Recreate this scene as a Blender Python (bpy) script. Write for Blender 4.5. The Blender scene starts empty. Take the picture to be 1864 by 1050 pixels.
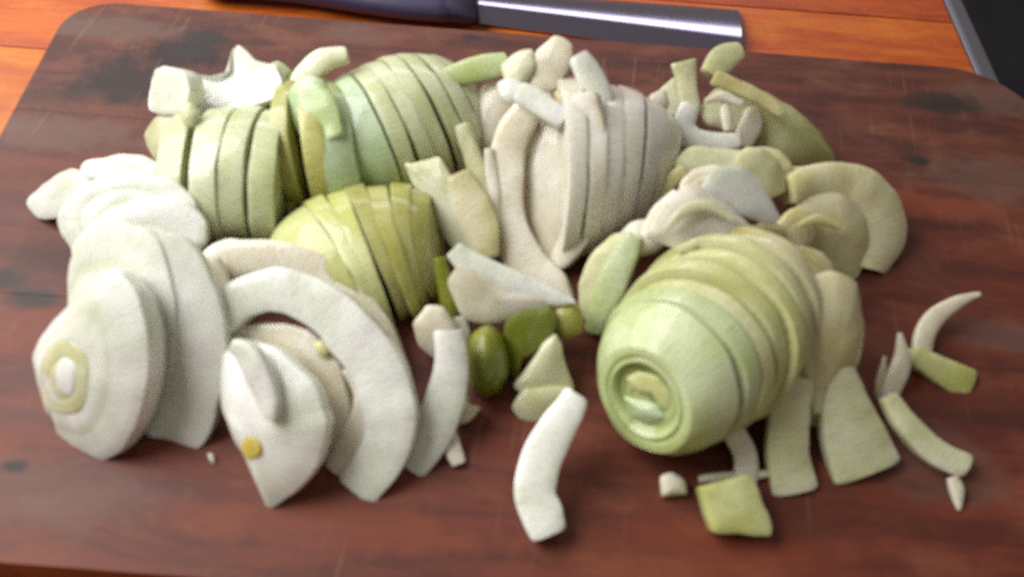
import bpy, bmesh, math, random
from mathutils import Vector, Matrix, noise
random.seed(7)
R = math.radians
S = bpy.context.scene
C = S.collection

# ------------------------------------------------------------------ camera
IW, IH, FPX, DIST = 1864.0, 1050.0, 1551.0, 0.35
PITCH, ROLL = R(52), R(4.4)
CAM = Vector((0, -DIST * math.cos(PITCH), DIST * math.sin(PITCH)))
FW = Vector((0, math.cos(PITCH), -math.sin(PITCH)))
_r0 = Vector((1, 0, 0)); _u0 = _r0.cross(FW)
RT = _r0 * math.cos(ROLL) + _u0 * math.sin(ROLL)
UP = RT.cross(FW)
cd = bpy.data.cameras.new('camera'); co = bpy.data.objects.new('camera', cd); C.objects.link(co)
co.matrix_world = Matrix((( RT.x, UP.x, -FW.x, CAM.x), (RT.y, UP.y, -FW.y, CAM.y), (RT.z, UP.z, -FW.z, CAM.z), (0, 0, 0, 1)))
cd.sensor_width = 36; cd.lens = FPX / IW * 36; cd.clip_start = 0.01; cd.clip_end = 50
cd.dof.use_dof = True; cd.dof.focus_distance = 2.0; cd.dof.aperture_fstop = 13.5
S.camera = co

# ------------------------------------------------------------------ light
w = bpy.data.worlds.new('World'); S.world = w; w.use_nodes = True
bg = w.node_tree.nodes['Background']; bg.inputs[0].default_value = (1.0, 0.90, 0.78, 1); bg.inputs[1].default_value = 0.22
def area(name, loc, target, sx, sy, power, col):
    l = bpy.data.lights.new(name, 'AREA'); l.shape = 'RECTANGLE'; l.size = sx; l.size_y = sy; l.energy = power; l.color = col
    o = bpy.data.objects.new(name, l); C.objects.link(o); o.location = loc
    o.rotation_euler = (Vector(target) - Vector(loc)).to_track_quat('-Z', 'Y').to_euler()
    return o
area('window_light', (-0.70, 0.16, 0.66), (-0.06, 0.0, 0.0), 0.85, 0.70, 15.5, (1.0, 0.985, 0.95))
area('rear_window_light', (-0.15, 1.15, 0.56), (0.0, 0.15, 0.0), 1.3, 0.18, 3.4, (0.92, 0.93, 1.0))
S.view_settings.view_transform = 'Standard'; S.view_settings.look = 'None'
S.view_settings.exposure = 0.0; S.view_settings.gamma = 1.0; S.view_settings.use_curve_mapping = False
S.render.engine = 'CYCLES'
S.cycles.use_denoising = False
S.cycles.max_bounces = 5

# ------------------------------------------------------------------ helpers
def ray(px, py):
    return (FW * FPX + RT * (px - IW / 2) + UP * (IH / 2 - py)).normalized()
def at(px, py, h=0.0):                         # the point of the level h seen at a place of the photograph
    d = ray(px, py); return CAM + d * ((h - CAM.z) / d.z)
def proj(p):
    v = p - CAM; z = v.dot(FW); return IW / 2 + FPX * v.dot(RT) / z, IH / 2 - FPX * v.dot(UP) / z
def face(az, el):                              # az 0 looks towards the viewer, + to the right; el 90 looks up
    a, e = R(az), R(el)
    return Vector((math.cos(e) * math.sin(a), -math.cos(e) * math.cos(a), math.sin(e)))
def hit(px, py, p0, n):
    d = ray(px, py); k = d.dot(n)
    return CAM + d * ((p0 - CAM).dot(n) / k)
def tag(o, label=None, cat=None, group=None, kind=None):
    if label: o['label'] = label
    if cat: o['category'] = cat
    if group: o['group'] = group
    if kind: o['kind'] = kind
    return o
FLOOR_Z = -0.0006
def wloc(o):
    p = Vector((0, 0, 0))
    while o: p += o.location; o = o.parent
    return p
def build(name, verts, faces, mat, uvs=None, ring=None, parent=None, smooth=True, clamp=True, sharp=None, lift=False):
    vs = [Vector(v) for v in verts]
    if lift:
        zm = min(v.z for v in vs)
        if zm < FLOOR_Z:
            for v in vs: v.z += FLOOR_Z - zm
    if clamp:
        for v in vs: v.z = max(v.z, FLOOR_Z)
    lo = Vector((min(v[i] for v in vs) for i in range(3))); hi = Vector((max(v[i] for v in vs) for i in range(3)))
    org = Vector(((lo.x + hi.x) / 2, (lo.y + hi.y) / 2, lo.z))
    po = wloc(parent)
    me = bpy.data.meshes.new(name); me.from_pydata([v - org for v in vs], [], faces); me.update()
    if smooth: me.polygons.foreach_set('use_smooth', [True] * len(me.polygons))
    if uvs:
        l = me.uv_layers.new(name='UVMap')
        for lp in me.loops: l.data[lp.index].uv = uvs[lp.vertex_index]
    if ring:
        a = me.attributes.new('ring', 'FLOAT', 'POINT'); a.data.foreach_set('value', ring)
    bm = bmesh.new(); bm.from_mesh(me); bmesh.ops.remove_doubles(bm, verts=bm.verts, dist=1e-6)
    bmesh.ops.recalc_face_normals(bm, faces=bm.faces)
    if sharp:
        for e in bm.edges:
            if len(e.link_faces) == 2 and e.calc_face_angle(0) > R(sharp): e.smooth = False
    bm.to_mesh(me); bm.free()
    me.materials.append(mat)
    o = bpy.data.objects.new(name, me); C.objects.link(o)
    o.location = org - po
    if parent: o.parent = parent
    return o
def spline(pts, n, closed, c=0.5):
    out = []; m = len(pts)
    segs = m if closed else m - 1
    for k in range(n):
        f = k * segs / (n if closed else (n - 1)); i = min(int(f), segs - 1); t = f - i
        g = (lambda j: pts[j % m]) if closed else (lambda j: pts[max(0, min(m - 1, j))])
        a, b, e, d = g(i - 1), g(i), g(i + 1), g(i + 2)
        h1 = 2 * t ** 3 - 3 * t * t + 1; h2 = t ** 3 - 2 * t * t + t; h3 = -2 * t ** 3 + 3 * t * t; h4 = t ** 3 - t * t
        out.append(tuple(h1 * b[q] + h2 * c * (e[q] - a[q]) + h3 * e[q] + h4 * c * (d[q] - b[q]) for q in range(len(b))))
    return out
def jit(v, amp, sc=90):
    return noise.noise_vector(v * sc) * amp

# ------------------------------------------------------------------ materials
def newmat(name):
    m = bpy.data.materials.new(name); m.use_nodes = True
    nt = m.node_tree; return m, nt, nt.nodes, nt.links, nt.nodes['Principled BSDF']
def mixc(nt, fac, a, b, mode='MIX'):
    x = nt.nodes.new('ShaderNodeMix'); x.data_type = 'RGBA'; x.blend_type = mode
    for s, v in ((x.inputs[0], fac), (x.inputs[6], a), (x.inputs[7], b)):
        if hasattr(v, 'links'): nt.links.new(v, s)
        else: s.default_value = v if isinstance(v, float) else (*v, 1)
    return x.outputs[2]
def noise_n(nt, vec, scale, detail=4, rough=0.55):
    x = nt.nodes.new('ShaderNodeTexNoise'); x.inputs['Scale'].default_value = scale
    x.inputs['Detail'].default_value = detail; x.inputs['Roughness'].default_value = rough
    if vec is not None: nt.links.new(vec, x.inputs['Vector'])
    return x.outputs['Fac']
def ramp(nt, fac, p0, p1):
    x = nt.nodes.new('ShaderNodeMapRange'); x.inputs[1].default_value = p0; x.inputs[2].default_value = p1
    x.interpolation_type = 'SMOOTHSTEP'; nt.links.new(fac, x.inputs[0]); return x.outputs[0]
def scaled(nt, vec, s):
    x = nt.nodes.new('ShaderNodeMapping'); x.inputs['Scale'].default_value = s; nt.links.new(vec, x.inputs['Vector']); return x.outputs[0]
def math_n(nt, op, a, b):
    x = nt.nodes.new('ShaderNodeMath'); x.operation = op
    for s, v in ((x.inputs[0], a), (x.inputs[1], b)):
        if hasattr(v, 'links'): nt.links.new(v, s)
        else: s.default_value = v
    return x.outputs[0]
def onion(name, c1, c2, cring, sss=0.28):
    m, nt, N, L, P = newmat(name)
    tc = N.new('ShaderNodeTexCoord'); uv = N.new('ShaderNodeUVMap').outputs[0]
    oi = N.new('ShaderNodeObjectInfo')
    ofs = N.new('ShaderNodeVectorMath'); ofs.operation = 'ADD'; L.new(tc.outputs['Object'], ofs.inputs[0])
    L.new(oi.outputs['Random'], ofs.inputs[1])
    big = ramp(nt, noise_n(nt, ofs.outputs[0], 34, 4, 0.6), 0.34, 0.70)
    col = mixc(nt, big, c1, c2)
    vein = noise_n(nt, scaled(nt, uv, (9.0, 0.9, 1)), 2.6, 5, 0.6)
    vr = ramp(nt, vein, 0.47, 0.72)
    col = mixc(nt, math_n(nt, 'MULTIPLY', vr, 0.5), col, tuple(x * 0.72 for x in cring))
    at_ = N.new('ShaderNodeAttribute'); at_.attribute_name = 'ring'
    col = mixc(nt, math_n(nt, 'MULTIPLY', at_.outputs['Fac'], 0.75), col, cring)
    hs = N.new('ShaderNodeHueSaturation'); L.new(col, hs.inputs['Color'])
    mr = N.new('ShaderNodeMapRange'); mr.inputs[3].default_value = 0.88; mr.inputs[4].default_value = 1.08
    L.new(oi.outputs['Random'], mr.inputs[0]); L.new(mr.outputs[0], hs.inputs['Value'])
    L.new(hs.outputs[0], P.inputs['Base Color'])
    fine = noise_n(nt, ofs.outputs[0], 420, 3)
    rg = N.new('ShaderNodeMapRange'); rg.inputs[3].default_value = 0.24; rg.inputs[4].default_value = 0.40
    L.new(fine, rg.inputs[0]); L.new(rg.outputs[0], P.inputs['Roughness'])
    P.inputs['Specular IOR Level'].default_value = 0.4
    P.inputs['Subsurface Weight'].default_value = sss
    P.inputs['Subsurface Radius'].default_value = (1.0, 0.95, 0.5); P.inputs['Subsurface Scale'].default_value = 0.0055
    P.inputs['Coat Weight'].default_value = 0.5; P.inputs['Coat Roughness'].default_value = 0.10
    b = N.new('ShaderNodeBump'); b.inputs['Strength'].default_value = 0.5; b.inputs['Distance'].default_value = 0.0006
    L.new(math_n(nt, 'ADD', vein, math_n(nt, 'MULTIPLY', fine, 0.12)), b.inputs['Height']); L.new(b.outputs[0], P.inputs['Normal'])
    return m
M = dict(
    W=onion('onion_white', (0.86, 0.86, 0.83), (0.74, 0.78, 0.66), (0.55, 0.60, 0.38)),
    C=onion('onion_cream', (0.84, 0.80, 0.71), (0.72, 0.66, 0.48), (0.54, 0.49, 0.26)),
    P=onion('onion_pale', (0.78, 0.78, 0.60), (0.61, 0.62, 0.34), (0.46, 0.47, 0.17)),
    Y=onion('onion_yellow', (0.72, 0.68, 0.44), (0.56, 0.50, 0.20), (0.42, 0.37, 0.09)),
    S=onion('onion_sage', (0.70, 0.74, 0.52), (0.54, 0.60, 0.30), (0.38, 0.43, 0.14)),
    H=onion('onion_ivory', (0.87, 0.85, 0.79), (0.76, 0.72, 0.58), (0.58, 0.54, 0.32)),
    Q=onion('onion_yellowish_green', (0.66, 0.66, 0.40), (0.50, 0.52, 0.18), (0.34, 0.34, 0.06)),
    G=onion('onion_green', (0.62, 0.70, 0.44), (0.44, 0.54, 0.19), (0.26, 0.33, 0.06)),
    D=onion('onion_deep_green', (0.26, 0.28, 0.02), (0.13, 0.17, 0.006), (0.07, 0.09, 0.004)),
    T=onion('onion_mint', (0.62, 0.76, 0.52), (0.44, 0.56, 0.22), (0.30, 0.38, 0.10)),
    B=onion('onion_butter', (0.76, 0.72, 0.50), (0.64, 0.58, 0.26), (0.48, 0.40, 0.12)),
    L=onion('onion_lime', (0.64, 0.67, 0.34), (0.48, 0.50, 0.13), (0.32, 0.32, 0.05)),
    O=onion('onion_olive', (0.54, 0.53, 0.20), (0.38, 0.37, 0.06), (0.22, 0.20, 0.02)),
    K=onion('onion_core_yellow', (0.76, 0.66, 0.22), (0.66, 0.50, 0.06), (0.45, 0.34, 0.02)),
)
def wood(name, dark, mid, light, knots=(), rough=0.42, stretch=9.0, scale=14.0, seed=0.0, scratch=True, stains_and_sheen=()):
    m, nt, N, L, P = newmat(name)
    geo = N.new('ShaderNodeNewGeometry').outputs['Position']
    mp = N.new('ShaderNodeMapping'); L.new(geo, mp.inputs['Vector']); mp.inputs['Location'].default_value = (seed, seed * 2.3, 0)
    base = mp.outputs[0]
    kfac = None; pos = base
    for (kx, ky, kr, ka) in knots:      # knots: the grain bends round them
        d = N.new('ShaderNodeVectorMath'); d.operation = 'SUBTRACT'; L.new(geo, d.inputs[0]); d.inputs[1].default_value = (kx, ky, 0)
        r = N.new('ShaderNodeMapping'); L.new(d.outputs[0], r.inputs['Vector']); r.inputs['Rotation'].default_value = (0, 0, ka); r.inputs['Scale'].default_value = (0.55 / kr, 1.0 / kr, 0)
        wob = N.new('ShaderNodeTexNoise'); wob.inputs['Scale'].default_value = 120; L.new(geo, wob.inputs['Vector'])
        ln = N.new('ShaderNodeVectorMath'); ln.operation = 'LENGTH'; L.new(r.outputs[0], ln.inputs[0])
        dist = math_n(nt, 'ADD', ln.outputs['Value'], math_n(nt, 'MULTIPLY', math_n(nt, 'SUBTRACT', wob.outputs['Fac'], 0.5), 1.1))
        k = ramp(nt, dist, 1.15, 0.35)
        kfac = k if kfac is None else math_n(nt, 'MAXIMUM', kfac, k)
    warp = N.new('ShaderNodeTexNoise'); warp.inputs['Scale'].default_value = 18; L.new(base, warp.inputs['Vector'])
    wv = N.new('ShaderNodeVectorMath'); wv.operation = 'MULTIPLY_ADD'; L.new(warp.outputs['Color'], wv.inputs[0]); wv.inputs[1].default_value = (0.0, 0.014, 0); L.new(base, wv.inputs[2])
    st = scaled(nt, wv.outputs[0], (1.0, stretch, 1.0))
    g1 = noise_n(nt, st, scale, 6, 0.62)
    g2 = noise_n(nt, scaled(nt, wv.outputs[0], (1.0, stretch * 4, 1.0)), scale * 3, 4, 0.6)
    blot = noise_n(nt, scaled(nt, base, (1.0, 1.8, 1)), 24, 6, 0.65)
    col = mixc(nt, ramp(nt, g1, 0.38, 0.62), dark, mid)
    col = mixc(nt, ramp(nt, blot, 0.45, 0.75), col, light)
    col = mixc(nt, math_n(nt, 'MULTIPLY', ramp(nt, g2, 0.5, 0.75), 0.38), col, tuple(x * 0.55 for x in dark))
    for (kx, ky, rx, ry, amt, sc_) in stains_and_sheen:
        d = N.new('ShaderNodeVectorMath'); d.operation = 'SUBTRACT'; L.new(geo, d.inputs[0]); d.inputs[1].default_value = (kx, ky, 0)
        r = N.new('ShaderNodeMapping'); L.new(d.outputs[0], r.inputs['Vector']); r.inputs['Scale'].default_value = (1 / rx, 1 / ry, 0)
        ln = N.new('ShaderNodeVectorMath'); ln.operation = 'LENGTH'; L.new(r.outputs[0], ln.inputs[0])
        dist = math_n(nt, 'ADD', ln.outputs['Value'], math_n(nt, 'MULTIPLY', math_n(nt, 'SUBTRACT', noise_n(nt, geo, 85, 5, 0.65), 0.5), 1.8))
        col = mixc(nt, math_n(nt, 'MULTIPLY', ramp(nt, dist, 1.1, 0.4), amt), col, sc_)
    if kfac is not None: col = mixc(nt, math_n(nt, 'MULTIPLY', kfac, 0.9), col, (0.018, 0.011, 0.009))
    if scratch:                          # fine pale cuts left by the knife, across the grain
        rot = N.new('ShaderNodeMapping'); L.new(base, rot.inputs['Vector']); rot.inputs['Rotation'].default_value = (0, 0, 0.10)
        sc1 = noise_n(nt, scaled(nt, rot.outputs[0], (420.0, 9.0, 1)), 1.0, 2, 0.4)
        msk = noise_n(nt, base, 30, 2)
        cut = math_n(nt, 'MULTIPLY', ramp(nt, sc1, 0.62, 0.70), ramp(nt, msk, 0.45, 0.65))
        col = mixc(nt, math_n(nt, 'MULTIPLY', cut, 0.15), col, (0.42, 0.26, 0.19))
    L.new(col, P.inputs['Base Color'])
    rr = N.new('ShaderNodeMapRange'); rr.inputs[3].default_value = rough - 0.08; rr.inputs[4].default_value = rough + 0.16
    L.new(blot, rr.inputs[0]); L.new(rr.outputs[0], P.inputs['Roughness'])
    b = N.new('ShaderNodeBump'); b.inputs['Strength'].default_value = 0.22; b.inputs['Distance'].default_value = 0.0005
    L.new(math_n(nt, 'ADD', g2, math_n(nt, 'MULTIPLY', g1, 0.7)), b.inputs['Height']); L.new(b.outputs[0], P.inputs['Normal'])
    return m

# ------------------------------------------------------------------ the setting: table, floor, board
TZ = -0.02
m_fl, nt, N, L, P_ = newmat('floor_dark')
gp = N.new('ShaderNodeNewGeometry').outputs['Position']
L.new(mixc(nt, ramp(nt, noise_n(nt, gp, 9, 5), 0.35, 0.7), (0.010, 0.010, 0.022), (0.022, 0.022, 0.032)), P_.inputs['Base Color']); P_.inputs['Roughness'].default_value = 0.7
def prism(name, outline, z0, z1, mat, bev=0.0015, parent=None, top_drop=0.0, segs=2):
    cx = sum(p[0] for p in outline) / len(outline); cy = sum(p[1] for p in outline) / len(outline)
    po = parent.location if parent else Vector((0, 0, 0))
    bm = bmesh.new()
    f = bm.faces.new([bm.verts.new((x - cx, y - cy, z1 - z0)) for x, y in outline])
    f.normal_update()
    if f.normal.z < 0: f.normal_flip()
    ex = bmesh.ops.extrude_face_region(bm, geom=[f])
    low = [v for v in ex['geom'] if isinstance(v, bmesh.types.BMVert)]
    # the extruded copy becomes the bottom
    for v in low: v.co.z = 0
    bmesh.ops.recalc_face_normals(bm, faces=bm.faces)
    ed = [e for e in bm.edges if all(abs(v.co.z - (z1 - z0)) < 1e-7 for v in e.verts)]
    if bev: bmesh.ops.bevel(bm, geom=ed, offset=bev, segments=segs, profile=0.5, affect='EDGES')
    me = bpy.data.meshes.new(name); bm.to_mesh(me); bm.free(); me.materials.append(mat)
    o = bpy.data.objects.new(name, me); C.objects.link(o); o.location = Vector((cx, cy, z0)) - po
    if parent: o.parent = parent
    return o
fl = prism('floor', [(-2.5, -2.0), (2.5, -2.0), (2.5, 3.5), (-2.5, 3.5)], -0.78, -0.75, m_fl, 0); tag(fl, kind='structure')
m_trim, nt, N, L, P_ = newmat('grey_edging')
P_.inputs['Base Color'].default_value = (0.13, 0.12, 0.145, 1); P_.inputs['Roughness'].default_value = 0.4; P_.inputs['Metallic'].default_value = 0.4
tb = bpy.data.objects.new('table', None); C.objects.link(tb); tb.location = (0, 0.1, TZ - 0.03)
tag(tb, 'orange wooden table top with grey edging under the cutting board', 'table')
TXR = 0.2545
ys = [-0.42, -0.325, -0.225, -0.135, -0.035, 0.055, 0.155, 0.2455, 0.345, 0.435, 0.535, 0.62]
tcols = [((0.40, 0.060, 0.004), (0.52, 0.110, 0.007), (0.58, 0.16, 0.012)), ((0.27, 0.030, 0.003), (0.42, 0.065, 0.004), (0.50, 0.095, 0.008)), ((0.42, 0.085, 0.006), (0.58, 0.155, 0.011), (0.64, 0.20, 0.018))]
for i in range(len(ys) - 1):
    a = tcols[i % 3]
    mm = wood('table_wood_%d' % i, *a, rough=0.48, stretch=7, scale=9, seed=1.7 * i, scratch=False)
    prism('table_plank', [(-0.75, ys[i] + 0.0003), (TXR, ys[i] + 0.0003), (TXR, ys[i + 1] - 0.0003), (-0.75, ys[i + 1] - 0.0003)], TZ - 0.03, TZ, mm, 0.0008, tb)
prism('table_edging', [(TXR + 0.0004, ys[0]), (TXR + 0.0125, ys[0]), (TXR + 0.0125, ys[-1]), (TXR + 0.0004, ys[-1])], TZ - 0.03, TZ + 0.001, m_trim, 0.003, tb, segs=3)

XR, YT, YB = 0.262, 0.1725, -0.1265
def board_x(y):
    xl = -0.2445 + (0.15 - y) * 0.06; xr = XR
    for (rad, side, top) in ((0.026, -1, 1), (0.042, 1, 1), (0.03, -1, -1), (0.04, 1, -1)):
        yc = YT - rad if top > 0 else YB + rad
        d = (y - yc) * top
        if d > 0:
            k = rad - math.sqrt(max(0, rad * rad - d * d))
            if side < 0: xl += k
            else: xr -= k
    return xl, xr
bd = bpy.data.objects.new('cutting_board', None); C.objects.link(bd); bd.location = (0, 0.02, TZ)
tag(bd, 'worn dark red-brown wooden cutting board with rounded corners under the onions', 'cutting board')
seams = [YB, -0.0215, 0.0845, YT]
kn = [at(1718, 190), at(372, 72), at(345, 92), at(1668, 292), at(8, 505), at(28, 848), at(1235, 120), at(860, 70), at(60, 545)]
ksz = [0.0125, 0.009, 0.009, 0.004, 0.007, 0.003, 0.005, 0.004, 0.007]
kang = [0.35, 0.2, 0, 0.3, 0.1, 0, 0.2, 0, 0.3]
KN = [(p.x, p.y, s, a) for p, s, a in zip(kn, ksz, kang)]

def stain_or_sheen(px, py, rx, ry, amt, c): p = at(px, py); return (p.x, p.y, rx, ry, amt, c)
DK = (0.020, 0.0045, 0.003); GY = (0.125, 0.070, 0.054); RD = (0.24, 0.045, 0.012)  # GY patches put the grey window sheen into the wood colour
ST = [stain_or_sheen(225, 150, 0.032, 0.022, 1.0, DK), stain_or_sheen(330, 100, 0.034, 0.016, 1.0, DK), stain_or_sheen(560, 50, 0.010, 0.010, 0.6, (0.07, 0.016, 0.006)), stain_or_sheen(200, 50, 0.05, 0.012, 0.7, GY),
      stain_or_sheen(640, 60, 0.02, 0.012, 0.55, GY), stain_or_sheen(90, 240, 0.05, 0.014, 0.6, GY), stain_or_sheen(1820, 330, 0.05, 0.02, 0.5, GY), stain_or_sheen(1800, 180, 0.03, 0.016, 0.55, GY), stain_or_sheen(1640, 370, 0.06, 0.010, 0.45, RD),
      stain_or_sheen(100, 470, 0.03, 0.012, 0.6, DK), stain_or_sheen(60, 900, 0.05, 0.016, 0.5, GY), stain_or_sheen(1800, 740, 0.05, 0.014, 0.35, DK), stain_or_sheen(1500, 940, 0.05, 0.014, 0.3, DK), stain_or_sheen(1250, 1010, 0.06, 0.012, 0.3, RD),
      stain_or_sheen(1830, 610, 0.03, 0.010, 0.6, GY), stain_or_sheen(600, 960, 0.07, 0.010, 0.35, RD), stain_or_sheen(1450, 210, 0.04, 0.012, 0.35, DK), stain_or_sheen(1700, 840, 0.03, 0.02, 0.45, GY)]
bcols = [((0.080, 0.0125, 0.005), (0.150, 0.027, 0.0105), (0.19, 0.052, 0.024)), ((0.068, 0.011, 0.005), (0.128, 0.024, 0.010), (0.165, 0.046, 0.022)), ((0.060, 0.012, 0.006), (0.120, 0.027, 0.013), (0.17, 0.058, 0.032))]
for i in range(3):
    y0, y1 = seams[i] + (0.00004 if i else 0), seams[i + 1] - (0.00004 if i < 2 else 0)
    n = 40; yy = [y0 + (y1 - y0) * (0.5 - 0.5 * math.cos(math.pi * k / n)) for k in range(n + 1)]
    out = [(board_x(y)[1], y) for y in yy] + [(board_x(y)[0], y) for y in reversed(yy)]
    clean = []
    for p in out:
        if not clean or (abs(p[0] - clean[-1][0]) + abs(p[1] - clean[-1][1])) > 1e-5: clean.append(p)
    kk = [k for k in KN if y0 - 0.01 < k[1] < y1 + 0.01]
    mm = wood('board_wood_%d' % i, *bcols[i], knots=kk, stains_and_sheen=[q for q in ST if y0 - 0.02 < q[1] < y1 + 0.02], rough=0.58, stretch=6, scale=13, seed=3.1 * i + 0.7)
    prism('plank', clean, TZ, 0.0, mm, 0.00018, bd)

# ------------------------------------------------------------------ knife
m_bl, nt, N, L, P_ = newmat('blade_steel')
geo = N.new('ShaderNodeTexCoord').outputs['Object']
P_.inputs['Metallic'].default_value = 1.0; P_.inputs['Base Color'].default_value = (0.34, 0.31, 0.44, 1)
gr = noise_n(nt, scaled(nt, geo, (1500, 30, 30)), 1.0, 2)
rr = N.new('ShaderNodeMapRange'); rr.inputs[3].default_value = 0.12; rr.inputs[4].default_value = 0.19; L.new(gr, rr.inputs[0]); L.new(rr.outputs[0], P_.inputs['Roughness'])
m_hd, nt, N, L, P_ = newmat('handle_plastic')
geo = N.new('ShaderNodeTexCoord').outputs['Object']
L.new(mixc(nt, noise_n(nt, geo, 80, 3), (0.030, 0.026, 0.075), (0.055, 0.045, 0.105)), P_.inputs['Base Color']); P_.inputs['Roughness'].default_value = 0.42
m_bo, nt, N, L, P_ = newmat('dark_bolster')
P_.inputs['Metallic'].default_value = 0.6; P_.inputs['Base Color'].default_value = (0.05, 0.045, 0.08, 1); P_.inputs['Roughness'].default_value = 0.4
kz = TZ + 0.001
kn_o = bpy.data.objects.new('kitchen_knife', None); C.objects.link(kn_o)
ka, kb = at(845, 36, kz + 0.012), at(1347, 98, kz + 0.004)
kn_o.location = (ka.x, ka.y, kz)
tag(kn_o, 'broad square-ended kitchen knife with dark handle lying behind the cutting board', 'knife')
# blade: edge towards the board, humped section shaped to catch rear light, square end
nx, ny = 24, 30; vs = []; fs = []
for top in (1, 0):
    for i in range(nx + 1):
        s = i / nx
        e = at(845 + (1347 - 845) * s, 36 + 66 * s + 8 * math.sin(math.pi * s) * 0 , kz + 0.002)
        b = at(850 + (1349 - 850) * s, -34 + 40 * s, kz + 0.006)
        for j in range(ny + 1):
            t = j / ny
            p = e.lerp(b, t)
            t0 = 0.32 - 0.08 * s; th = 0.0006 + 0.0055 * (1 - (1 - t / t0) ** 2 if t < t0 else 1 - 0.92 * ((t - t0) / (1 - t0)) ** 2)
            p.z = kz + (th if top else 0.0)
            vs.append(p)
def gid(tp, i, j): return tp * (nx + 1) * (ny + 1) + i * (ny + 1) + j
for i in range(nx):
    for j in range(ny):
        fs.append((gid(0, i, j), gid(0, i + 1, j), gid(0, i + 1, j + 1), gid(0, i, j + 1)))
        fs.append((gid(1, i, j), gid(1, i, j + 1), gid(1, i + 1, j + 1), gid(1, i + 1, j)))
    for j in (0, ny): fs.append((gid(0, i, j), gid(1, i, j), gid(1, i + 1, j), gid(0, i + 1, j)))
for j in range(ny):
    for i in (0, nx): fs.append((gid(0, i, j), gid(0, i, j + 1), gid(1, i, j + 1), gid(1, i, j)))
build('blade', vs, fs, m_bl, parent=kn_o, clamp=False, sharp=40)
# handle: oval bar running left from the blade's heel
vs = []; fs = []; nh, na = 20, 20
for i in range(nh + 1):
    s = i / nh
    c = at(846 - 480 * s, 10 - 52 * s, kz + 0.009)
    r1 = (0.0135 + 0.0025 * math.sin(s * 7.0)) * (0.55 if i == 0 else (0.6 if i == nh else 1.0)); r2 = 0.0088 * (0.7 if i in (0, nh) else 1)
    for k in range(na):
        a = 2 * math.pi * k / na
        vs.append(Vector((c.x, c.y + r1 * math.cos(a), kz + 0.0092 + r2 * math.sin(a))))
for i in range(nh):
    for k in range(na): fs.append((i * na + k, i * na + (k + 1) % na, (i + 1) * na + (k + 1) % na, (i + 1) * na + k))
fs.append(tuple(range(na))); fs.append(tuple(nh * na + k for k in reversed(range(na))))
hd = build('handle', vs, fs, m_hd, parent=kn_o, clamp=False, sharp=50)

bs = []; bf = []
for i, (sx, k1, k2) in enumerate(((-0.010, 0.0135, 0.0088), (-0.002, 0.0140, 0.0092), (0.004, 0.0150, 0.0075), (0.007, 0.0150, 0.0045))):
    c = at(846, 10, kz + 0.009)
    for k in range(na):
        a = 2 * math.pi * k / na; bs.append(Vector((c.x + sx, c.y + k1 * math.cos(a), kz + 0.0094 + k2 * math.sin(a))))
for i in range(3):
    for k in range(na): bf.append((i * na + k, i * na + (k + 1) % na, (i + 1) * na + (k + 1) % na, (i + 1) * na + k))
bf.append(tuple(range(na))); bf.append(tuple(3 * na + k for k in reversed(range(na))))
build('bolster', bs, bf, m_bo, parent=kn_o, clamp=False, sharp=50)
# ------------------------------------------------------------------ onion builders
def finish(o, label, cat, group, parent):
    if parent is None: tag(o, label, cat, group)
    elif label: o['label'] = label
    return o
def slab(name, label, mat, base, az, el, outline, core=None, th=0.007, bulge=0.0015, rings=0, off=0.0, taper=0.93, group=None, parent=None, rough=0.0007, n=56, cat='onion slice', clamp=True, crisp=0.3):
    th *= 0.85
    nrm = face(az, el); p0 = at(*base) + nrm * off
    o2 = spline(outline, n, True, crisp)
    rim = [hit(x, y, p0, nrm) for x, y in o2]
    cen = sum(rim, Vector()) / n
    cor = hit(*core, p0, nrm) if core else cen
    rim = [r + (lambda q: q - nrm * q.dot(nrm))(jit(r, rough, 160)) for r in rim]
    nr = max(7, rings * 5 + 2)
    levels = []
    for k in range(1, nr + 1):
        s = k / nr; g = 0.0
        if rings:
            for q in range(1, rings):
                g = max(g, math.exp(-((s - q / rings) / 0.028) ** 2))
        levels.append((s, g))
    verts = [cor + nrm * bulge]; uv = [(0, 0)]; rg = [0.0]
    per = [0.0]
    for i in range(n): per.append(per[-1] + (rim[(i + 1) % n] - rim[i]).length)
    def add(pts, g, v):
        for i, p in enumerate(pts): verts.append(p); uv.append((per[i] * 100, v)); rg.append(g)
    for s, g in levels:
        lift = bulge * (1 - s ** 2.2) - 0.0004 * g
        if s > 0.999: lift = -0.0003
        sc = s if s < 0.999 else 1.0
        pts = []
        for i in range(n):
            p = cor.lerp(rim[i], sc); pts.append(p + nrm * lift + jit(p, rough * 0.8, 110) * (1 if s < 0.999 else 0.3))
        add(pts, g, s * 2)
    for dpt, tp in ((0.35, 1.01), (0.7, 1.0 - (1 - taper) * 0.4), (0.95, taper), (1.0, taper - 0.05)):
        add([cen + (r - cen) * tp - nrm * th * dpt + jit(r, rough * 0.5, 130) for r in rim], 0.0, 2 + dpt)
    verts.append(cen - nrm * th); uv.append((0, 3)); rg.append(0.0)
    fs = [(0, 1 + i, 1 + (i + 1) % n) for i in range(n)]
    nl = nr + 4
    for k in range(nl - 1):
        for i in range(n):
            a = 1 + k * n; fs.append((a + i, a + n + i, a + n + (i + 1) % n, a + (i + 1) % n))
    a = 1 + (nl - 1) * n
    fs += [(len(verts) - 1, a + (i + 1) % n, a + i) for i in range(n)]
    o = build(name, verts, fs, M[mat], uv, rg, parent, clamp=clamp, sharp=48, lift=el >= 60)
    return finish(o, label, cat, group, parent)
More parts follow.
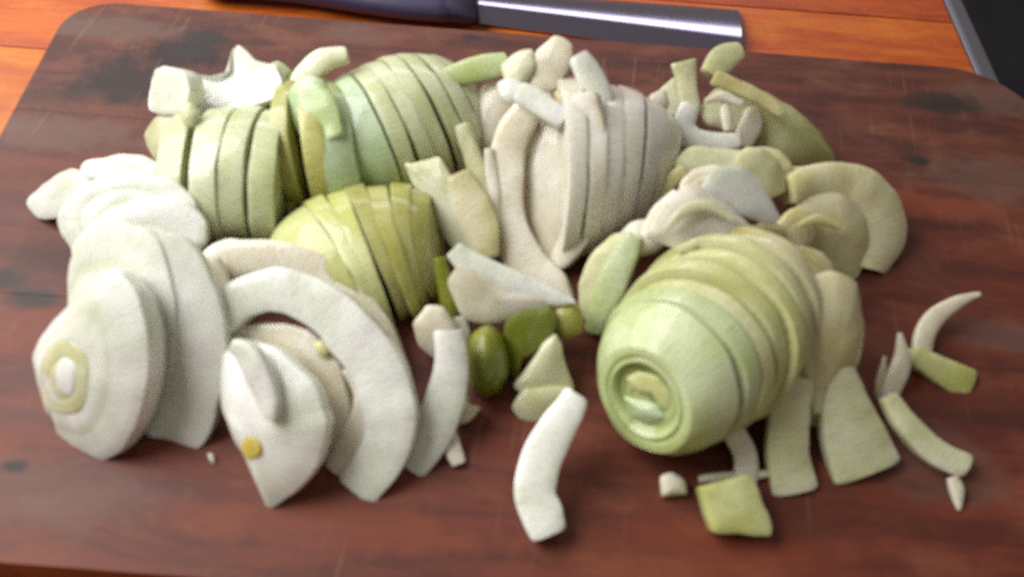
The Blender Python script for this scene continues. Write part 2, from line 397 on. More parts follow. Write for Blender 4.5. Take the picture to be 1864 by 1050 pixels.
def strip(name, label, mat, base, az, el, line, th=0.004, bulge=0.0012, off=0.0, group=None, parent=None, cat='onion strip', rough=0.0005):
    th *= 0.75; bulge *= 0.6
    nrm = face(az, el); p0 = at(base[0], base[1], base[2] if len(base) > 2 else 0.0) + nrm * off
    n = max(16, 7 * len(line)); pts = spline(line, n, False)
    verts, uv, rg = [], [], []
    U = (0.0, 0.07, 0.25, 0.5, 0.75, 0.93, 1.0); dep = (-0.0003, 0, 0, 0, 0, 0, -0.0003)
    m = len(U) + 5; run = 0; prev = None
    for i, q in enumerate(pts):
        x, y, wd = q[0], q[1], max(q[2], 3)
        a, b = pts[max(0, i - 1)], pts[min(n - 1, i + 1)]
        tx, ty = b[0] - a[0], b[1] - a[1]; l = math.hypot(tx, ty) or 1
        ox, oy = -ty / l * wd / 2, tx / l * wd / 2
        A, B = hit(x + ox, y + oy, p0, nrm), hit(x - ox, y - oy, p0, nrm)
        c = (A + B) / 2
        if prev: run += (c - prev).length * 100
        prev = c
        end = 0.86 if i in (0, n - 1) else 1.0
        A, B = c + (A - c) * end, c + (B - c) * end
        A += jit(A, rough * 1.5, 85); B += jit(B, rough * 1.5, 85)
        hb = min(1, (A - B).length / 0.006)
        for u, d in zip(U, dep):
            p = A.lerp(B, u) + nrm * (bulge * (1 - (2 * u - 1) ** 2) * hb + d) + jit(c + Vector((u * .01, 0, 0)), rough * 0.6, 150)
            verts.append(p); uv.append((run * 0.7, u * 1.2)); rg.append(0)
        for u, d in ((1.005, -0.45), (0.985, -0.97), (0.5, -1.0), (0.015, -0.97), (-0.005, -0.45)):
            p = A.lerp(B, u) + nrm * (d * th * (0.4 + 0.6 * hb))
            verts.append(p); uv.append((run * 0.7, u * 1.2 + 1.5)); rg.append(0)
    fs = []
    for i in range(n - 1):
        for k in range(m): fs.append((i * m + k, i * m + (k + 1) % m, (i + 1) * m + (k + 1) % m, (i + 1) * m + k))
    fs.append(tuple(range(m))); fs.append(tuple((n - 1) * m + k for k in reversed(range(m))))
    o = build(name, verts, fs, M[mat], uv, rg, parent, sharp=48, lift=el >= 60)
    return finish(o, label, cat, group, parent)
def dome(cuts, cx, cy, az, La, Wb, Hh, zc, labels, mats, group, p=2.1, rings=5, z0=0.0, n=44, wob=1.0, fan=0.0, dish=0.0):
    """an onion lying on the board, cut across its axis; cuts: (t_front, t_back, lean, shift, side)"""
    ax = face(az, 0); lat = Vector((-ax.y, ax.x, 0)); out = []
    for q, (ta, tb_, lean, shift, side) in enumerate(cuts):
        def rr(t): return max(0.03, (1 - min(1, abs(t)) ** p)) ** (1 / p)
        lev = []
        nr = rings * 5
        def facelev(t, sgn, rev):
            L_ = []
            for k in range(1, nr + 1):
                s = k / nr; g = max([math.exp(-((s - j / rings) / 0.03) ** 2) for j in range(1, rings)] or [0])
                L_.append((t, s * (0.996 if k == nr else 1), sgn * (0.0004 * (1 - s * s) - 0.0007 * g - (0.0002 if k == nr else 0)), g))
            return list(reversed(L_)) if rev else L_
        fl_ = facelev(ta, 1, False)
        if q == 0 and dish: fl_ = [(a_, b_, c_ - dish * max(0.0, 1 - (b_ / 0.72) ** 4), max(d_, 0.8 if b_ < 0.66 else 0.0)) for a_, b_, c_, d_ in fl_]
        lev += fl_
        m = 7
        for k in range(m + 1):
            t = ta + (tb_ - ta) * k / m
            lev.append((t, 1.0 + (0.004 if 0 < k < m else 0), 0, 0))
        lev += facelev(tb_, -1, True)
        verts = []; uv = []; rg = []
        tm = (ta + tb_) / 2; tl = math.tan(R(lean)); sq = random.uniform(0.955, 1.03); ph = random.uniform(0, 9); sq = 1 + (sq - 1) * max(wob, 0.5); yw = wob * math.tan(R(random.uniform(-3, 3))); tl += wob * math.tan(R(random.uniform(-2.5, 2.5)))
        def pt(t, s, dx, a):
            r = rr(t) * s * sq
            y = Wb * r * math.cos(a); z = zc + Hh * r * math.sin(a)
            z = max(z, FLOOR_Z)
            x = La * t * (1 - fan * y / Wb) + dx + shift - tl * z + yw * y
            P0 = Vector((cx, cy, z0)) + ax * x + lat * (y + side) + Vector((0, 0, z))
            return P0 + jit(P0 + Vector((ph, 0, 0)), 0.0007 * s, 70)
        def add(t, s, dx, g):
            for k in range(n):
                a = 2 * math.pi * k / n - math.pi / 2
                verts.append(pt(t, s, dx, a)); uv.append((k / n * 14, t * La * 100 * 0.6 if s > 0.99 else s * 2)); rg.append(g)
        verts.append(pt(ta, 0, 0.001 - (dish if q == 0 else 0), 0)); uv.append((0, 0)); rg.append(0)
        for l in lev: add(*l)
        verts.append(pt(tb_, 0, -0.001, 0)); uv.append((0, 0)); rg.append(0)
        fs = [(0, 1 + k, 1 + (k + 1) % n) for k in range(n)]
        for j in range(len(lev) - 1):
            a = 1 + j * n
            for k in range(n): fs.append((a + k, a + n + k, a + n + (k + 1) % n, a + (k + 1) % n))
        a = 1 + (len(lev) - 1) * n
        fs += [(len(verts) - 1, a + (k + 1) % n, a + k) for k in range(n)]
        o = build('onion_slice', verts, fs, M[mats[q % len(mats)]], uv, rg, sharp=45)
        finish(o, labels[q], 'onion slice', group, None); out.append(o)
    return out

# ------------------------------------------------------------------ cut-up onions lying whole
ordn = ['first', 'second', 'third', 'fourth', 'fifth', 'sixth', 'seventh', 'eighth', 'ninth', 'tenth']
# green onion with the swirl, front right
cu = [(0.82, 0.50, 28, 0.0, 0)]
t = 0.495
for k in range(7):
    cu.append((t, t - 0.124, 28 + 1.2 * k, -0.0002 * (k + 1), (0.0008, 0.0024, 0.0008, 0.003, 0.0014, 0.0034, 0.0018)[k])); t -= 0.145
L_ = dome(cu, 0.0615, -0.0455, -38, 0.042, 0.0325, 0.0265, 0.0245,
     ['big pale green end slice with a swirled core, facing the viewer'] + ['%s slice behind the swirled end of the big green onion' % ordn[k] for k in range(7)],
     ['G', 'G', 'Q', 'Q', 'Q', 'Q', 'Y', 'Y', 'Y', 'Y'], 'slices of the big green onion', wob=1.0, fan=-0.10, dish=0.0045)
GL = 'slices of the left white onion'
# D: upright green-white slices, rear left
dome([(0.62, 0.40, 3, 0.001, -0.001), (0.30, 0.08, -1, 0, 0.001), (0.055, -0.15, -2, 0, 0), (-0.175, -0.38, -1, 0, 0.001)],
     -0.1185, 0.0425, -86, 0.049, 0.034, 0.026, 0.010,
     ['leftmost upright pale green slice in the rear left row', 'second upright pale green slice in the rear left row, beside a gap',
      'third upright pale green slice in the rear left row', 'rightmost upright pale green slice in the rear left row'], ['S'], 'upright slices at the rear left', wob=0.5)
dome([(0.42, 0.22, -10, 0, 0), (0.18, -0.08, -6, 0, 0.001), (-0.10, -0.45, -9, 0, 0.002)],
     -0.0855, 0.065, -80, 0.036, 0.035, 0.029, 0.009,
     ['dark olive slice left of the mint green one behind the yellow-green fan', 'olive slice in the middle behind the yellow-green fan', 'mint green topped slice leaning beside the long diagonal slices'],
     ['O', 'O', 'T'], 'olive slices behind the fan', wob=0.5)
# E: diagonal slices, rear centre
t = 0.30; cu = [(0.92, 0.32, -4, 0, 0)]
for k in range(6): cu.append((t, t - 0.162, -4 - 1.0 * k, -0.0004 * k, -0.001 * k)); t -= 0.186
dome(cu, -0.0560, 0.081, -58, 0.046, 0.036, 0.030, 0.008,
     ['broad green end piece of the diagonally sliced onion at the rear'] + ['%s narrow diagonal slice from the broad green end, at the rear' % ordn[k] for k in range(6)],
     ['T', 'S', 'S', 'S', 'S', 'S', 'P'], 'diagonal slices at the rear', wob=0.5)
# F: yellow-green fan, centre left
t = 0.40; cu = [(0.86, 0.42, -4, 0, 0)]
for k in range(6): cu.append((t, t - 0.176, -4 - 2.4 * k, -0.0002 * k, (0, 0.001, -0.0006, 0.0014, 0, 0.001)[k])); t -= 0.203
dome(cu, -0.0575, 0.0060, -64, 0.037, 0.034, 0.0225, 0.008,
     ['broad left slice of the yellow-green fan in the centre'] + ['%s slice to the right of the broad one in the yellow-green fan' % ordn[k] for k in range(6)],
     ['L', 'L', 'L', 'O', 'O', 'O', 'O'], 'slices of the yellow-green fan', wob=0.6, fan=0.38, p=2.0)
# H: tall cream stack, rear centre right
t = 0.04; cu = []
for k in range(6): cu.append((t, t - 0.158, 2, -0.0001 * k, 0.0006 * (k % 3))); t -= 0.160
dome(cu, 0.0150, 0.0545, -82, 0.055, 0.042, 0.036, 0.017,
     ['%s slice from the left in the tall cream stack at the rear' % ordn[k] for k in range(6)], ['H'], 'slices of the tall cream stack', wob=0.3, fan=0.25)
# A: white onion, left
slab('onion_slice', 'small pale blue-white tip sticking out left of the white onion', 'W', (95, 440), -40, 45, [(48, 365), (85, 330), (130, 306), (160, 330), (150, 370), (95, 398), (60, 390)], th=0.006, group=GL, crisp=0.46)
slab('onion_slice', 'rearmost white slice leaning at the top of the left white onion', 'W', (230, 455), -12, 52, [(145, 345), (148, 300), (200, 285), (255, 283), (300, 312), (332, 360), (320, 430), (230, 450), (150, 410)], th=0.008, bulge=0.0018, rings=3, group=GL, crisp=0.46)
slab('onion_slice', 'second white slice from the top of the left white onion', 'W', (230, 520), -12, 50, [(104, 395), (140, 345), (220, 318), (300, 325), (352, 365), (355, 430), (300, 480), (180, 500), (120, 440)], th=0.008, bulge=0.0018, rings=3, group=GL, crisp=0.46)
slab('onion_slice', 'third white slice from the top of the left onion, blunt end right', 'W', (270, 560), -8, 50, [(135, 440), (190, 388), (270, 358), (335, 370), (371, 402), (366, 444), (300, 500), (200, 520), (140, 480)], core=(230, 500), rings=3, th=0.010, bulge=0.0018, group=GL, crisp=0.46)
slab('onion_slice', 'tall rounded white slice behind the one with the green core', 'W', (268, 790), -30, 42, [(128, 470), (160, 420), (230, 408), (285, 440), (312, 530), (316, 620), (302, 710), (262, 792), (190, 800), (140, 680), (122, 560)], core=(150, 690), rings=4, th=0.009, bulge=0.0024, group=GL, crisp=0.46)
slab('onion_slice', 'thick white crescent slice standing right of the left white onion, flat foot', 'W', (320, 806), -14, 46, [(285, 432), (340, 440), (382, 505), (407, 600), (402, 700), (368, 808), (320, 806), (268, 798), (262, 760), (285, 700), (298, 600), (296, 510)], th=0.010, bulge=0.0018, group=GL, crisp=0.46, n=72)
a1 = slab('onion_slice', 'white end slice with round green-ringed core at the far left', 'W', (185, 836), -34, 40, [(60, 642), (90, 588), (135, 545), (195, 490), (238, 520), (264, 590), (266, 690), (240, 785), (190, 838), (118, 812), (112, 775), (88, 760), (70, 700)], core=(128, 690), th=0.012, bulge=0.0070, rings=3, group=GL, crisp=0.46, n=72)
c1 = slab('core', 'pale green core ring', 'P', (185, 836), -34, 40, [(72, 690), (82, 636), (118, 612), (154, 636), (166, 690), (152, 740), (118, 760), (84, 744)], core=(118, 690), th=0.004, bulge=0.0018, rings=2, off=0.0058, parent=a1, n=40, crisp=0.5)
slab('core_centre', 'whitish centre of the core', 'W', (185, 836), -34, 40, [(100, 690), (105, 660), (120, 650), (136, 668), (138, 700), (126, 722), (108, 715)], core=(119, 688), th=0.002, bulge=0.0010, off=0.0072, parent=c1, n=28, crisp=0.5)
slab('onion_piece', 'tiny white scrap under the white slices, lower left', 'C', (386, 838), 0, 80, [(380, 826), (390, 830), (392, 845), (384, 842)], th=0.002, bulge=0.0005, n=20, cat='onion scrap')
# B: white arcs, lower left of centre
GB = 'white arcs left of centre'
strip('onion_strip', 'greyish arc strip lying behind the long white arc', 'C', (725, 700), -10, 52, [(380, 525, 55), (398, 480, 70), (450, 470, 70), (530, 478, 70), (610, 520, 70), (680, 600, 65), (720, 690, 60)], th=0.007, group=GB)
slab('onion_slice', 'cream slice with dark gap beside it, under the long white arc', 'C', (590, 845), -20, 48, [(412, 610), (480, 588), (560, 602), (615, 665), (634, 745), (612, 822), (560, 850), (480, 780), (420, 690)], core=(500, 760), rings=4, th=0.008, bulge=0.0024, group=GB)
strip('onion_strip', 'short inner arc between the cream slice and the long white arc', 'C', (605, 868), -12, 50, [(640, 665, 40), (664, 720, 45), (655, 780, 50), (610, 860, 55)], th=0.006, group=GB)
b3 = slab('onion_slice', 'white slice with a yellow core spot and pointed lower tip', 'W', (487, 922), -28, 46, [(404, 650), (440, 620), (505, 640), (565, 695), (592, 770), (575, 850), (530, 900), (487, 924), (464, 872), (432, 810), (402, 740)], core=(475, 790), th=0.010, bulge=0.0060, group=GB, n=64)
slab('core', 'yellow core spot', 'K', (487, 922), -28, 46, [(438, 815), (446, 796), (462, 794), (475, 808), (474, 826), (458, 834), (444, 830)], core=(457, 814), th=0.004, bulge=0.0004, off=0.0061, parent=b3, n=24, crisp=0.5)
strip('onion_strip', 'short white strip lying on the slice with the yellow core', 'W', (487, 922), -28, 46, [(420, 628, 26), (445, 645, 40), (468, 685, 42), (486, 735, 36), (492, 765, 20)], th=0.005, off=0.009, group=GB)
strip('onion_strip', 'long thick white arc sweeping down to the board, largest of the strips', 'W', (655, 902), -12, 52, [(395, 590, 60), (435, 545, 72), (500, 528, 78), (570, 550, 84), (635, 605, 90), (688, 680, 94), (708, 760, 92), (695, 830, 88), (645, 895, 78)], th=0.010, bulge=0.0012, group=GB)
slab('onion_piece', 'tiny yellow-green bit caught under the long white arc', 'Y', (590, 845), -20, 60, [(570, 622), (588, 618), (603, 636), (592, 652), (576, 642)], th=0.003, bulge=0.0010, off=0.009, n=20, cat='onion scrap')
slab('onion_piece', 'rounded pale bit on top of the white arc right of the dark hollow', 'C', (800, 700), -12, 50, [(752, 590), (775, 558), (805, 560), (830, 600), (826, 645), (795, 655), (765, 630)], th=0.008, bulge=0.0018, cat='onion piece')
strip('onion_strip', 'knobbly white arc right of the dark hollow, its foot on the board', 'W', (748, 860), -10, 55, [(815, 600, 50), (820, 660, 58), (812, 720, 70), (785, 790, 76), (748, 856, 52)], th=0.008, bulge=0.0018, group=GB)
slab('onion_piece', 'small ragged white bit right of the knobbly arc', 'C', (850, 775), 0, 65, [(830, 735), (850, 728), (856, 742), (874, 748), (858, 768), (832, 778)], th=0.004, n=30, cat='onion scrap')
strip('onion_piece', 'small white bit on the board at the foot of the knobbly arc', 'C', (830, 850), -10, 65, [(812, 785, 30), (822, 815, 34), (834, 848, 26)], th=0.004, cat='onion scrap')
strip('onion_strip', 'thin cream sliver standing in front of the rear left row', 'Y', (476, 450), 0, 50, [(452, 385, 12), (462, 415, 20), (478, 455, 22)], th=0.003)
slab('onion_piece', 'small cream bit wedged above the greyish arc', 'C', (520, 500), 0, 50, [(488, 455), (515, 432), (540, 448), (555, 475), (525, 490), (500, 482)], th=0.005, cat='onion piece')
strip('onion_strip', 'cream curl behind the left end of the long white arc', 'C', (400, 560), -10, 50, [(375, 480, 40), (405, 462, 50), (450, 460, 44)], th=0.006)
# rear left bits
slab('onion_slice', 'pale slice leaning at the left of the upright row, below the white crescent', 'P', (310, 345), -55, 38, [(262, 245), (285, 212), (325, 208), (340, 250), (335, 310), (312, 322), (275, 285)], th=0.007)
d5 = slab('onion_piece', 'bright bluish-white crescent lying on the rear left slices', 'W', (330, 232, 0.012), -40, 58, [(272, 198), (276, 145), (296, 120), (335, 128), (385, 138), (416, 126), (418, 95), (434, 82), (462, 108), (500, 122), (512, 150), (490, 180), (430, 196), (370, 202), (315, 208)], th=0.011, bulge=-0.003, n=80, cat='onion piece')
slab('onion_piece', 'blown-out white cut block at the left end of the bluish-white crescent', 'W', (310, 228, 0.012), -48, 30, [(273, 196), (282, 128), (328, 126), (344, 166), (330, 206), (296, 210)], th=0.010, bulge=0.0005, off=0.003, n=48, cat='onion piece')
slab('onion_piece', 'green rounded bit at the right end of the bluish-white crescent', 'G', (505, 215, 0.012), 20, 45, [(478, 125), (505, 112), (532, 130), (528, 165), (505, 185), (480, 172)], th=0.010, bulge=0.0024, cat='onion piece')
strip('onion_strip', 'pale green curl sticking up behind the mint green slice', 'P', (560, 190, 0.028), -10, 55, [(540, 165, 40), (560, 130, 44), (590, 106, 38), (632, 98, 26)], th=0.005)
strip('onion_piece', 'mint green layer bent over the top of the olive slices', 'T', (590, 262, 0.030), -30, 46, [(566, 140, 46), (562, 172, 76), (574, 215, 84), (592, 258, 66)], th=0.004, bulge=0.0025, cat='onion piece')
slab('onion_piece', 'little green flake below the bluish-white crescent', 'P', (345, 232, 0.035), -20, 55, [(325, 195), (348, 186), (360, 210), (352, 232), (332, 225)], th=0.003, n=24, cat='onion scrap')
# G: between the diagonal slices and the cream stack
strip('onion_strip', 'green strip bridging the diagonal slices and the cream stack at the rear', 'G', (860, 160, 0.03), 0, 58, [(790, 145, 30), (850, 130, 44), (925, 112, 40)], th=0.005)
slab('onion_piece', 'pale rounded piece between the diagonal slices and the cream stack', 'C', (885, 330), -25, 48, [(858, 190), (885, 152), (925, 150), (925, 230), (900, 280), (865, 260)], th=0.008, bulge=0.0024, cat='onion piece')
strip('onion_strip', 'narrow pale stick standing at the right end of the diagonal slices', 'P', (885, 390), -20, 40, [(838, 228, 28), (858, 285, 32), (885, 350, 34)], th=0.005)
strip('onion_slice', 'flat cream-yellow slab behind the square-topped pale green one', 'B', (875, 510), -18, 42, [(832, 315, 40), (858, 370, 60), (876, 420, 62), (880, 470, 50)], th=0.006, bulge=0.0015, cat='onion slice')
slab('onion_slice', 'square-topped pale green slab leaning left of the cream stack', 'P', (850, 500), -25, 46, [(736, 302), (752, 296), (796, 286), (806, 300), (850, 370), (892, 440), (870, 462), (825, 452), (780, 390)], th=0.006, bulge=0.0010, n=72)
# H: pieces of and on the cream stack
slab('onion_slice', 'broad cream slice face between the long hooked arc and the stack', 'C', (1000, 495), -35, 36, [(962, 260), (990, 225), (1022, 245), (1040, 320), (1040, 410), (1018, 476), (985, 482), (962, 420), (956, 330)], th=0.007, bulge=0.0024, rings=0)
strip('onion_strip', 'upright white edge strip along the front of the cream stack', 'C', (1008, 492), -40, 36, [(1062, 170, 40), (1072, 250, 58), (1070, 340, 60), (1048, 420, 58), (1010, 482, 36)], th=0.007, bulge=0.0018, off=0.003)
strip('onion_strip', 'long hooked white arc down the left side of the cream stack', 'C', (1000, 530), -20, 44, [(962, 195, 46), (930, 250, 58), (918, 330, 62), (925, 410, 64), (960, 485, 74), (1010, 525, 60), (1042, 548, 14)], th=0.008, bulge=0.0012)
slab('onion_piece', 'pale chunk at the very top of the cream stack', 'C', (1000, 170, 0.045), -20, 45, [(962, 160), (972, 100), (1010, 66), (1040, 80), (1036, 120), (1012, 158), (985, 168)], th=0.010, bulge=0.0012, cat='onion piece')
slab('onion_piece', 'blue-green tinted flake left of the top of the cream stack', 'P', (940, 165, 0.045), -30, 52, [(912, 120), (935, 98), (968, 90), (972, 120), (950, 150), (922, 150)], th=0.005, cat='onion piece')
slab('onion_piece', 'small bright white bit at the upper left of the cream stack', 'W', (930, 190, 0.048), -20, 55, [(905, 152), (930, 140), (955, 158), (950, 180), (930, 192), (912, 178)], th=0.005, cat='onion piece', n=36)
strip('onion_strip', 'short bright stick lying diagonally on the cream stack', 'W', (1000, 215, 0.050), -10, 58, [(942, 165, 36), (985, 188, 44), (1028, 218, 34)], th=0.006)
strip('onion_strip', 'bright white strip along the rear top of the cream stack', 'W', (1085, 190, 0.050), 20, 55, [(1055, 98, 30), (1078, 138, 44), (1108, 188, 26)], th=0.006)
slab('onion_piece', 'yellowish bit in the hollow on top of the cream stack', 'Y', (1040, 215, 0.044), 0, 60, [(1010, 165), (1050, 160), (1065, 190), (1040, 212), (1018, 200)], th=0.005, n=36, cat='onion piece')
slab('onion_piece', 'small white bit at the right shoulder of the cream stack', 'C', (1202, 225, 0.03), 20, 50, [(1184, 172), (1212, 164), (1218, 195), (1205, 212), (1188, 200)], th=0.005, n=32, cat='onion piece')
# I/J: centre
slab('onion_piece', 'cream layer with orange blush above the green core pieces', 'C', (890, 592, 0.012), -8, 40, [(814, 512), (838, 486), (890, 505), (950, 530), (1006, 546), (990, 568), (935, 578), (885, 590), (842, 578)], th=0.007, bulge=0.0018, cat='onion piece', n=64)
strip('onion_strip', 'pointed white strip lying over the orange-blushed layer', 'W', (950, 560, 0.020), -8, 55, [(825, 452, 36), (862, 485, 50), (930, 515, 48), (1000, 538, 34), (1048, 550, 6)], th=0.005)
slab('onion_core', 'round dark green bulb standing in the centre', 'D', (888, 728), -5, 42, [(850, 650), (858, 612), (885, 596), (912, 616), (926, 670), (912, 712), (885, 726), (858, 706)], th=0.014, bulge=0.0090, n=48, cat='onion core')
slab('onion_core', 'deep green block right of the dark bulb', 'D', (950, 700), -12, 40, [(920, 590), (945, 570), (1000, 562), (1012, 596), (985, 632), (950, 655), (940, 692), (928, 680), (920, 630)], th=0.010, bulge=0.0012, n=56, cat='onion core')
slab('onion_core', 'small round yellow-green bulb beside the big green onion', 'O', (1035, 640, 0.008), 0, 45, [(1004, 575), (1020, 555), (1050, 556), (1064, 580), (1055, 608), (1032, 618), (1010, 602)], th=0.010, bulge=0.0030, n=40, cat='onion core')
slab('onion_piece', 'pale flat wedge below the deep green block', 'P', (1000, 735), 5, 40, [(936, 700), (965, 668), (990, 630), (1012, 612), (1026, 645), (1044, 712), (1000, 725), (955, 722)], th=0.007, cat='onion piece')
slab('onion_piece', 'greyish green foot piece behind the single white strip', 'P', (985, 768), 0, 55, [(932, 738), (955, 708), (1000, 705), (1042, 705), (1035, 742), (985, 768), (948, 762)], th=0.006, cat='onion piece')
# K
slab('onion_slice', 'yellow-green slice leaning behind the small bulb', 'Q', (1075, 600), -35, 42, [(1052, 520), (1075, 465), (1115, 428), (1150, 425), (1140, 490), (1095, 560), (1062, 580)], th=0.006, bulge=0.0012)
strip('onion_strip', 'pale green stick leaning on the left side of the big green onion', 'G', (1080, 612), -35, 40, [(1152, 428, 34), (1125, 485, 50), (1098, 550, 48), (1078, 606, 34)], th=0.006, off=0.004)
# L: core of the big green onion
zc_ = 0.0245; ax_ = face(-38, 0); ce = Vector((0.0615, -0.0455, zc_)) + ax_ * (0.042 * 0.82 - math.tan(R(28)) * zc_)
lat_ = Vector((-ax_.y, ax_.x, 0)); upv = face(-38, 28).cross(lat_) * -1
qx, qy = proj(ce); bb = (qx, qy, ce.z)
def rel(l): return [proj(ce + lat_ * (q[0] * 0.001) + upv * (q[1] * 0.001)) + tuple(q[2:]) for q in l]
def circ(r, k=12, e=1.0): return rel([(r * math.cos(2 * math.pi * q / k), r * e * math.sin(2 * math.pi * q / k)) for q in range(k)])
cl = slab('core', 'swirled green core', 'L', bb, -38, 28, circ(9.0), core=(qx, qy), th=0.003, bulge=0.0010, rings=2, off=-0.0034, parent=L_[0], n=44, crisp=0.5)
slab('core_leaf', 'olive inner leaf', 'L', bb, -38, 28, rel([(-9.5, -2), (-6, -7.5), (1, -10), (8, -6.5), (10, -1), (3, -3.5), (-4, 0)]), th=0.002, bulge=0.0012, off=-0.0014, parent=cl, n=40)
slab('core_leaf', 'pale mint inner leaf', 'T', bb, -38, 28, rel([(-6.5, 4.5), (-1, 8.8), (6, 7), (9.5, 1.5), (5, -0.5), (-1, 1.8)]), th=0.002, bulge=0.0020, off=-0.0008, parent=cl, n=40)
# M: behind the big green onion
slab('onion_piece', 'cream layer lying over the rear of the big green onion', 'C', (1260, 470, 0.035), 0, 52, [(1180, 430), (1205, 372), (1250, 335), (1300, 352), (1355, 400), (1380, 442), (1320, 458), (1240, 455)], th=0.006, bulge=0.0030, cat='onion piece')
strip('onion_strip', 'pale strip along the left of the cream layer behind the big green onion', 'C', (1200, 455, 0.032), -20, 50, [(1180, 435, 38), (1205, 390, 42), (1235, 350, 26)], th=0.005)
strip('onion_strip', 'yellowish strip leaning between the cream stack and the right-hand pile', 'Y', (1190, 420, 0.015), -25, 48, [(1150, 402, 34), (1190, 358, 36), (1246, 308, 24)], th=0.005)
slab('onion_piece', 'pale green layer under the curled white strip at the rear right', 'P', (1320, 350, 0.025), 5, 55, [(1228, 300), (1260, 268), (1330, 272), (1400, 280), (1424, 325), (1370, 345), (1280, 335)], th=0.007, bulge=0.0018, cat='onion piece')
slab('onion_piece', 'bright white pointed wedge on top of the right-hand pile', 'W', (1360, 415, 0.040), 12, 50, [(1280, 345), (1302, 308), (1350, 300), (1386, 332), (1420, 396), (1395, 404), (1345, 390), (1305, 372)], th=0.007, bulge=0.0012, cat='onion piece')
slab('onion_piece', 'pale rounded petal behind the bright pointed wedge', 'P', (1395, 370, 0.025), 20, 48, [(1345, 285), (1385, 268), (1420, 295), (1432, 345), (1400, 360), (1365, 330)], th=0.006, bulge=0.0018, cat='onion piece')
slab('onion_piece', 'brownish cream piece in the hollow right of the big green onion', 'B', (1410, 545, 0.012), 10, 48, [(1340, 450), (1390, 405), (1450, 420), (1475, 480), (1450, 530), (1400, 545), (1355, 510)], th=0.008, bulge=0.0024, cat='onion piece')
strip('onion_strip', 'short cream stick standing at the rear right of the big green onion', 'C', (1358, 520, 0.030), 0, 45, [(1345, 445, 30), (1356, 485, 34), (1358, 520, 22)], th=0.005)
# N: rear right
slab('onion_piece', 'large yellow-green layer piece curving down at the rear right', 'Q', (1450, 318), 25, 50, [(1318, 140), (1372, 158), (1440, 192), (1492, 238), (1522, 292), (1470, 308), (1415, 300), (1382, 255), (1362, 200)], th=0.006, bulge=0.0070, n=64, cat='onion piece')
strip('onion_strip', 'thin light rim strip along the top of the large yellow-green layer', 'Y', (1370, 215, 0.030), 10, 55, [(1300, 138, 26), (1365, 168, 26), (1425, 205, 20)], th=0.004)
strip('onion_strip', 'pale stub pointing up beside the knife blade end', 'P', (1320, 140, 0.030), 10, 50, [(1296, 135, 40), (1318, 106, 50), (1352, 92, 30)], th=0.007)
strip('onion_strip', 'flared pale stick pointing up at the rear, right of the cream stack', 'P', (1252, 200, 0.025), 0, 40, [(1244, 112, 44), (1252, 150, 36), (1258, 198, 34)], th=0.006)
slab('onion_piece', 'greenish piece in the gap right of the cream stack', 'P', (1225, 260), 0, 45, [(1198, 170), (1230, 140), (1255, 175), (1250, 240), (1220, 250), (1205, 215)], th=0.006, bulge=0.0012, cat='onion piece')
slab('onion_piece', 'folded pale green layer inside the curled white strip', 'P', (1325, 255, 0.015), 10, 50, [(1278, 195), (1305, 162), (1355, 170), (1378, 205), (1345, 240), (1292, 228)], th=0.006, bulge=0.0018, cat='onion piece')
strip('onion_strip', 'small dividing sliver inside the curled white strip', 'C', (1320, 230, 0.028), 0, 50, [(1325, 170, 10), (1322, 200, 20), (1328, 235, 18)], th=0.004)
strip('onion_strip', 'curled white strip bent like a hook at the rear right', 'W', (1300, 272, 0.022), 0, 50, [(1258, 190, 34), (1246, 228, 42), (1264, 256, 46), (1305, 260, 42), (1345, 256, 30)], th=0.006, bulge=0.0012)
strip('onion_strip', 'short pale strip right of the curled white hook', 'C', (1360, 275, 0.015), 15, 48, [(1374, 196, 22), (1368, 232, 38), (1352, 268, 30)], th=0.006)
# O: right
strip('onion_strip', 'thick pale yellow crescent at the right end of the pile', 'B', (1590, 505), 25, 52, [(1440, 345, 50), (1495, 330, 68), (1555, 338, 80), (1598, 380, 90), (1606, 432, 86), (1588, 492, 56)], th=0.012, bulge=0.0040)
slab('onion_piece', 'rounded yellow petal inside the thick pale crescent', 'B', (1545, 512), 15, 46, [(1436, 410), (1470, 362), (1530, 352), (1572, 392), (1582, 450), (1560, 508), (1508, 500), (1460, 462)], th=0.009, bulge=0.0030, cat='onion piece')
# P: right front
slab('onion_slice', 'rounded yellow-white slice standing right of the big green onion', 'B', (1490, 800), 18, 44, [(1425, 580), (1462, 515), (1520, 495), (1560, 518), (1574, 590), (1566, 660), (1535, 725), (1490, 778), (1445, 745), (1428, 660)], th=0.010, bulge=0.0070)
slab('onion_slice', 'slice half hidden between the big green onion and the rounded yellow-white one', 'Y', (1400, 770), 10, 40, [(1345, 600), (1370, 540), (1410, 530), (1440, 590), (1445, 690), (1420, 765), (1380, 750), (1352, 680)], th=0.007, bulge=0.0024)
strip('onion_strip', 'pale strip standing in for the light streak on the rounded yellow-white slice', 'P', (1495, 780), 18, 44, [(1468, 550, 24), (1478, 620, 40), (1488, 690, 40), (1492, 750, 24)], th=0.004, off=0.0075)  # added strip, its paler colour stands for the light streak
strip('onion_strip', 'upright pale strip with a wide foot, left of the fan-shaped slice', 'P', (1450, 903), 5, 56, [(1452, 685, 60), (1440, 750, 74), (1436, 820, 72), (1450, 898, 84)], th=0.007, bulge=0.0018)
strip('onion_slice', 'fan-shaped pale slice with broad end on the board, lower right', 'P', (1570, 888), 10, 58, [(1538, 668, 44), (1542, 725, 76), (1555, 790, 112), (1582, 862, 128)], th=0.008, bulge=0.0024, cat='onion slice')
strip('onion_strip', 'curved cream strip coming down from under the big green onion', 'C', (1358, 890), 0, 56, [(1312, 740, 36), (1336, 782, 40), (1358, 828, 44), (1358, 884, 44)], th=0.005)
